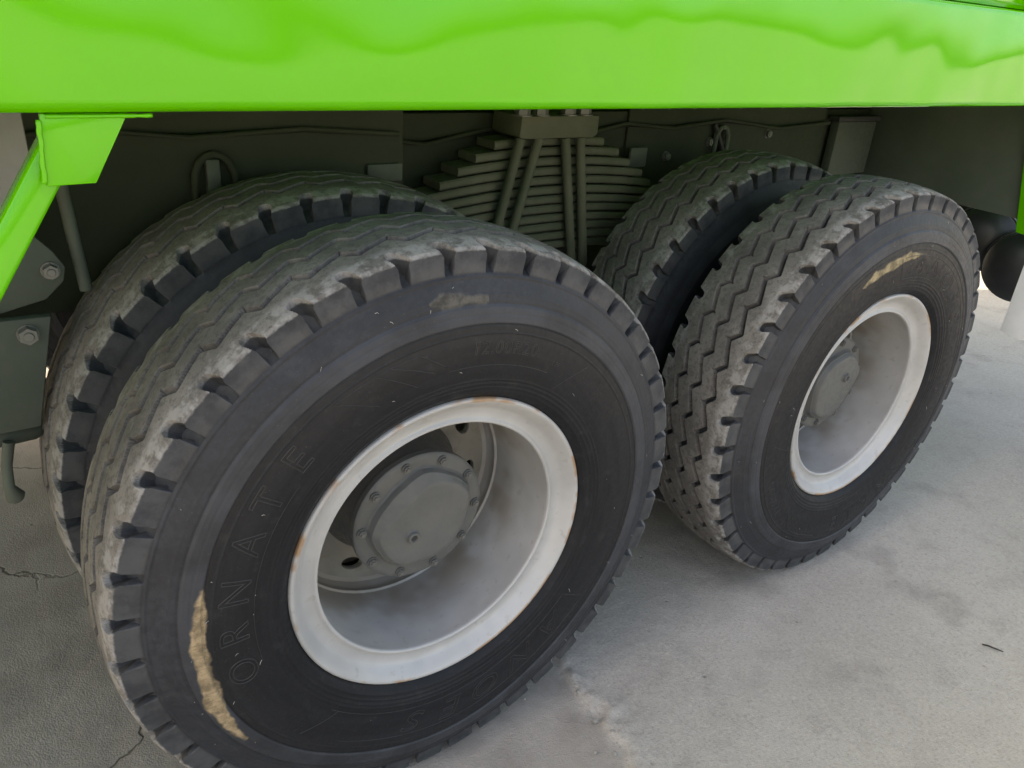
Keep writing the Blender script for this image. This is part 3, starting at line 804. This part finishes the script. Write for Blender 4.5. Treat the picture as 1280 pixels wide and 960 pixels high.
def markings(rot, w):
    """raised outline letters, size marking, emblem and frame lines, each a part of the wheel"""
    def add(name, bm): link(name, bm_mesh(bm, name, True), "letter", w)
    for ch, a in (("O", -168.0), ("R", -179.6), ("N", 168.8), ("A", 156.4), ("T", 145.6), ("E", 135.0)):
        t = text_outline(ch, 0.066, bevel=0.0010); bend(t, a + rot, 0.402, 0, 1.05); add("raised_letter", t)
    t = text_outline("12.00R20", 0.032, bevel=0.0007, spacing=1.15); bend(t, 78 + rot, 0.410, 0); add("size_marking", t)
    t = text_outline("18 PR", 0.012, bevel=0.0004); bend(t, 61 + rot, 0.399, 0); add("ply_marking", t)
    # second wordmark in slanted outline blocks, with its frame
    for ch, a in (("A", -48.0), ("N", -61.5), ("O", -75.5), ("E", -88.0), ("S", -101.0)):
        t = text_outline(ch, 0.060, shear=0.35, bevel=0.0006); bend(t, a + rot, 0.390, 0, 1.45); add("raised_letter", t)
    def line(*a):
        bm = bmesh.new(); arc_line(bm, *a); add("moulded_line", bm)
    line(0.361, 0.361, -134 + rot, -38 + rot, 0.0007)
    line(0.421, 0.421, -126 + rot, -38 + rot, 0.0007)
    line(0.361, 0.421, -131 + rot, -138 + rot, 0.0007, 8)
    line(0.361, 0.421, -38 + rot, -36 + rot, 0.0007, 8)
    for a0, a1, a2 in ((122, 108, 98), (112, 101, 94)):      # leaf-shaped emblem
        line(0.428, 0.425, a0 + rot, a1 + rot, 0.0009)
        line(0.425, 0.385, a1 + rot, a2 + rot, 0.0009)
        line(0.428, 0.372, a0 + rot, a0 - 9 + rot, 0.0007)
    line(0.379, 0.379, 62 + rot, 94 + rot, 0.0006)
    line(0.372, 0.372, 140 + rot, 192 + rot, 0.0006)
    line(0.425, 0.352, 50 + rot, 57 + rot, 0.0006)

def hair_nibs(seed, k=45):
    """short moulding hairs left on new rubber"""
    rn = random.Random(seed); bm = bmesh.new()
    for _ in range(k):
        a = rn.uniform(0, 2 * math.pi); r = rn.choice((0.372, 0.404, 0.442, 0.47, 0.492, 0.515)) + rn.uniform(-0.004, 0.004)
        yy = float(side_y(r)) - 0.001
        p0 = Vector((r * math.cos(a), yy + 0.001, r * math.sin(a)))
        b = Vector((rn.uniform(-1, 1), -0.55, rn.uniform(-1, 1))).normalized()
        L = rn.uniform(0.004, 0.009)
        tube_bm(bm, [p0, p0 + b * L * 0.5, p0 + b * L * 0.8 + Vector((0, 0, -L * 0.3))], [0.0006, 0.0005, 0.0003], 4)
    return bm_mesh(bm, "moulding_hair", False)

def wheel(cx, cy, outer, mat, mark=None, hub_rot=0.0, seed=0):
    w = empty("wheel", (cx - 0.675, cy - 0.53, H), truck, (0, 0, 0 if outer else math.pi))
    link("tyre", tyre_me, mat, w)
    rim = link("rim", rim_me, "rim", w, None, (0, math.radians(37 * seed), 0))
    link("wheel_disc", disc_me, "disc", w, (0, 0.128, 0), (0, -hub_rot, 0))
    if mark is not None:
        markings(mark, w)
        o = link("moulding_hair", hair_nibs(seed), "stone", w); o["kind"] = "stuff"
    if outer:
        link("hub", hub_me, "hub", w)
        link("hub_cover", cover_me, "hub", w, (0, -0.0200, 0), (0, -hub_rot, 0))
        pr, pa = 0.037, math.radians(-151) + hub_rot
        link("filler_plug", plug_me, "hub", w, (pr * math.cos(pa), -0.0475, pr * math.sin(pa)))
        link("plug_shade_disc", lathe_mesh("plug_shade_disc", [(-0.0015, 0.0), (-0.0015, 0.0072), (0.002, 0.0072)], 20), "dark", w, (pr * math.cos(pa), -0.0515, pr * math.sin(pa)))  # dark disc in place of the shade inside the plug
        for k in range(10):
            a = math.radians(69 - 36 * k) + hub_rot
            link("bolt", hbolt_me, "hub", w, (0.1265 * math.cos(a), -0.0200, 0.1265 * math.sin(a)), (0, random.uniform(0, 1), 0))
    else:
        link("brake_drum", hubm, "drum", w, (0, -0.40, 0))
    return w

wheel(0.0, 0.13, True, "tyre_front", 0.0, 0.0, 1)
wheel(1.35, 0.13, True, "tyre_rear", 133.0, math.radians(-165), 2)
wheel(-0.015, 0.525, False, "tyre", None, 0.0, 3)
wheel(1.35, 0.515, False, "tyre", None, 0.4, 4)

for cx in (0.0, 1.35):
    wheel(cx, 1.93, True, "tyre", None, 0.3, 5)
    wheel(cx, 2.33, False, "tyre", None, 0.1, 6)

# ------------------------------------------------------------------ small things on the ground
tw = link("twig", tube_mesh("twig", [(0, 0, 0), (0.008, -0.012, 0.001), (0.016, -0.028, 0.0), (0.022, -0.046, 0.001)], [0.0022, 0.0026, 0.0024, 0.0013], 8), "twig", None, (1.448, -0.474, 0.0035))
tag(tw, "thin dark twig lying alone on the open grey concrete", "twig")

def pebble_mesh(seed, r):
    rn = random.Random(seed); bm = bmesh.new()
    bmesh.ops.create_icosphere(bm, subdivisions=2, radius=r)
    for v in bm.verts:
        k = 1 + 0.5 * (mnoise.noise(v.co * (1.6 / r) + Vector((seed, 0, 0))))
        v.co = Vector((v.co.x * k, v.co.y * k * 0.8, v.co.z * k * 0.65))
    return bm_mesh(bm, "pebble", False)
spots = [(0.42, 0.085, 0.006), (0.375, -0.02, 0.006), (0.355, -0.11, 0.008), (0.30, -0.175, 0.005), (0.37, -0.155, 0.007), (0.25, 0.03, 0.004), (0.335, -0.20, 0.006), (0.47, 0.12, 0.004)]
for i, (px, py, pr) in enumerate(spots):
    o = link("pebble", pebble_mesh(i + 1, pr), "stone", None, (px, py, 0.002 + pr * 0.4), (0, 0, i * 1.3))
    tag(o, "small grey pebble on the crumbled concrete edge", "pebble", "pebbles along the concrete lip")
bm = bmesh.new()
rn = random.Random(11)
for _ in range(700):
    gx, gy = rn.uniform(-0.8, 2.2), rn.uniform(-0.8, 0.9)
    if rn.random() < 0.45: gx, gy = 0.36 + rn.gauss(0, 0.06), rn.uniform(-0.4, 0.12)
    if abs(gx) < 0.2 and gy > 0 or abs(gx - 1.35) < 0.2 and gy > 0: continue
    rad = rn.uniform(0.0008, 0.0022)
    bmesh.ops.create_icosphere(bm, subdivisions=1, radius=rad, matrix=Matrix.Translation((gx, gy, 0.001)) @ Matrix.Diagonal((1, 0.8, 0.6, 1)))
gr = link("grit", bm_mesh(bm, "grit"), "stone"); gr["kind"] = "stuff"
gr["label"] = "loose sand grains scattered over the concrete"; gr["category"] = "grit"
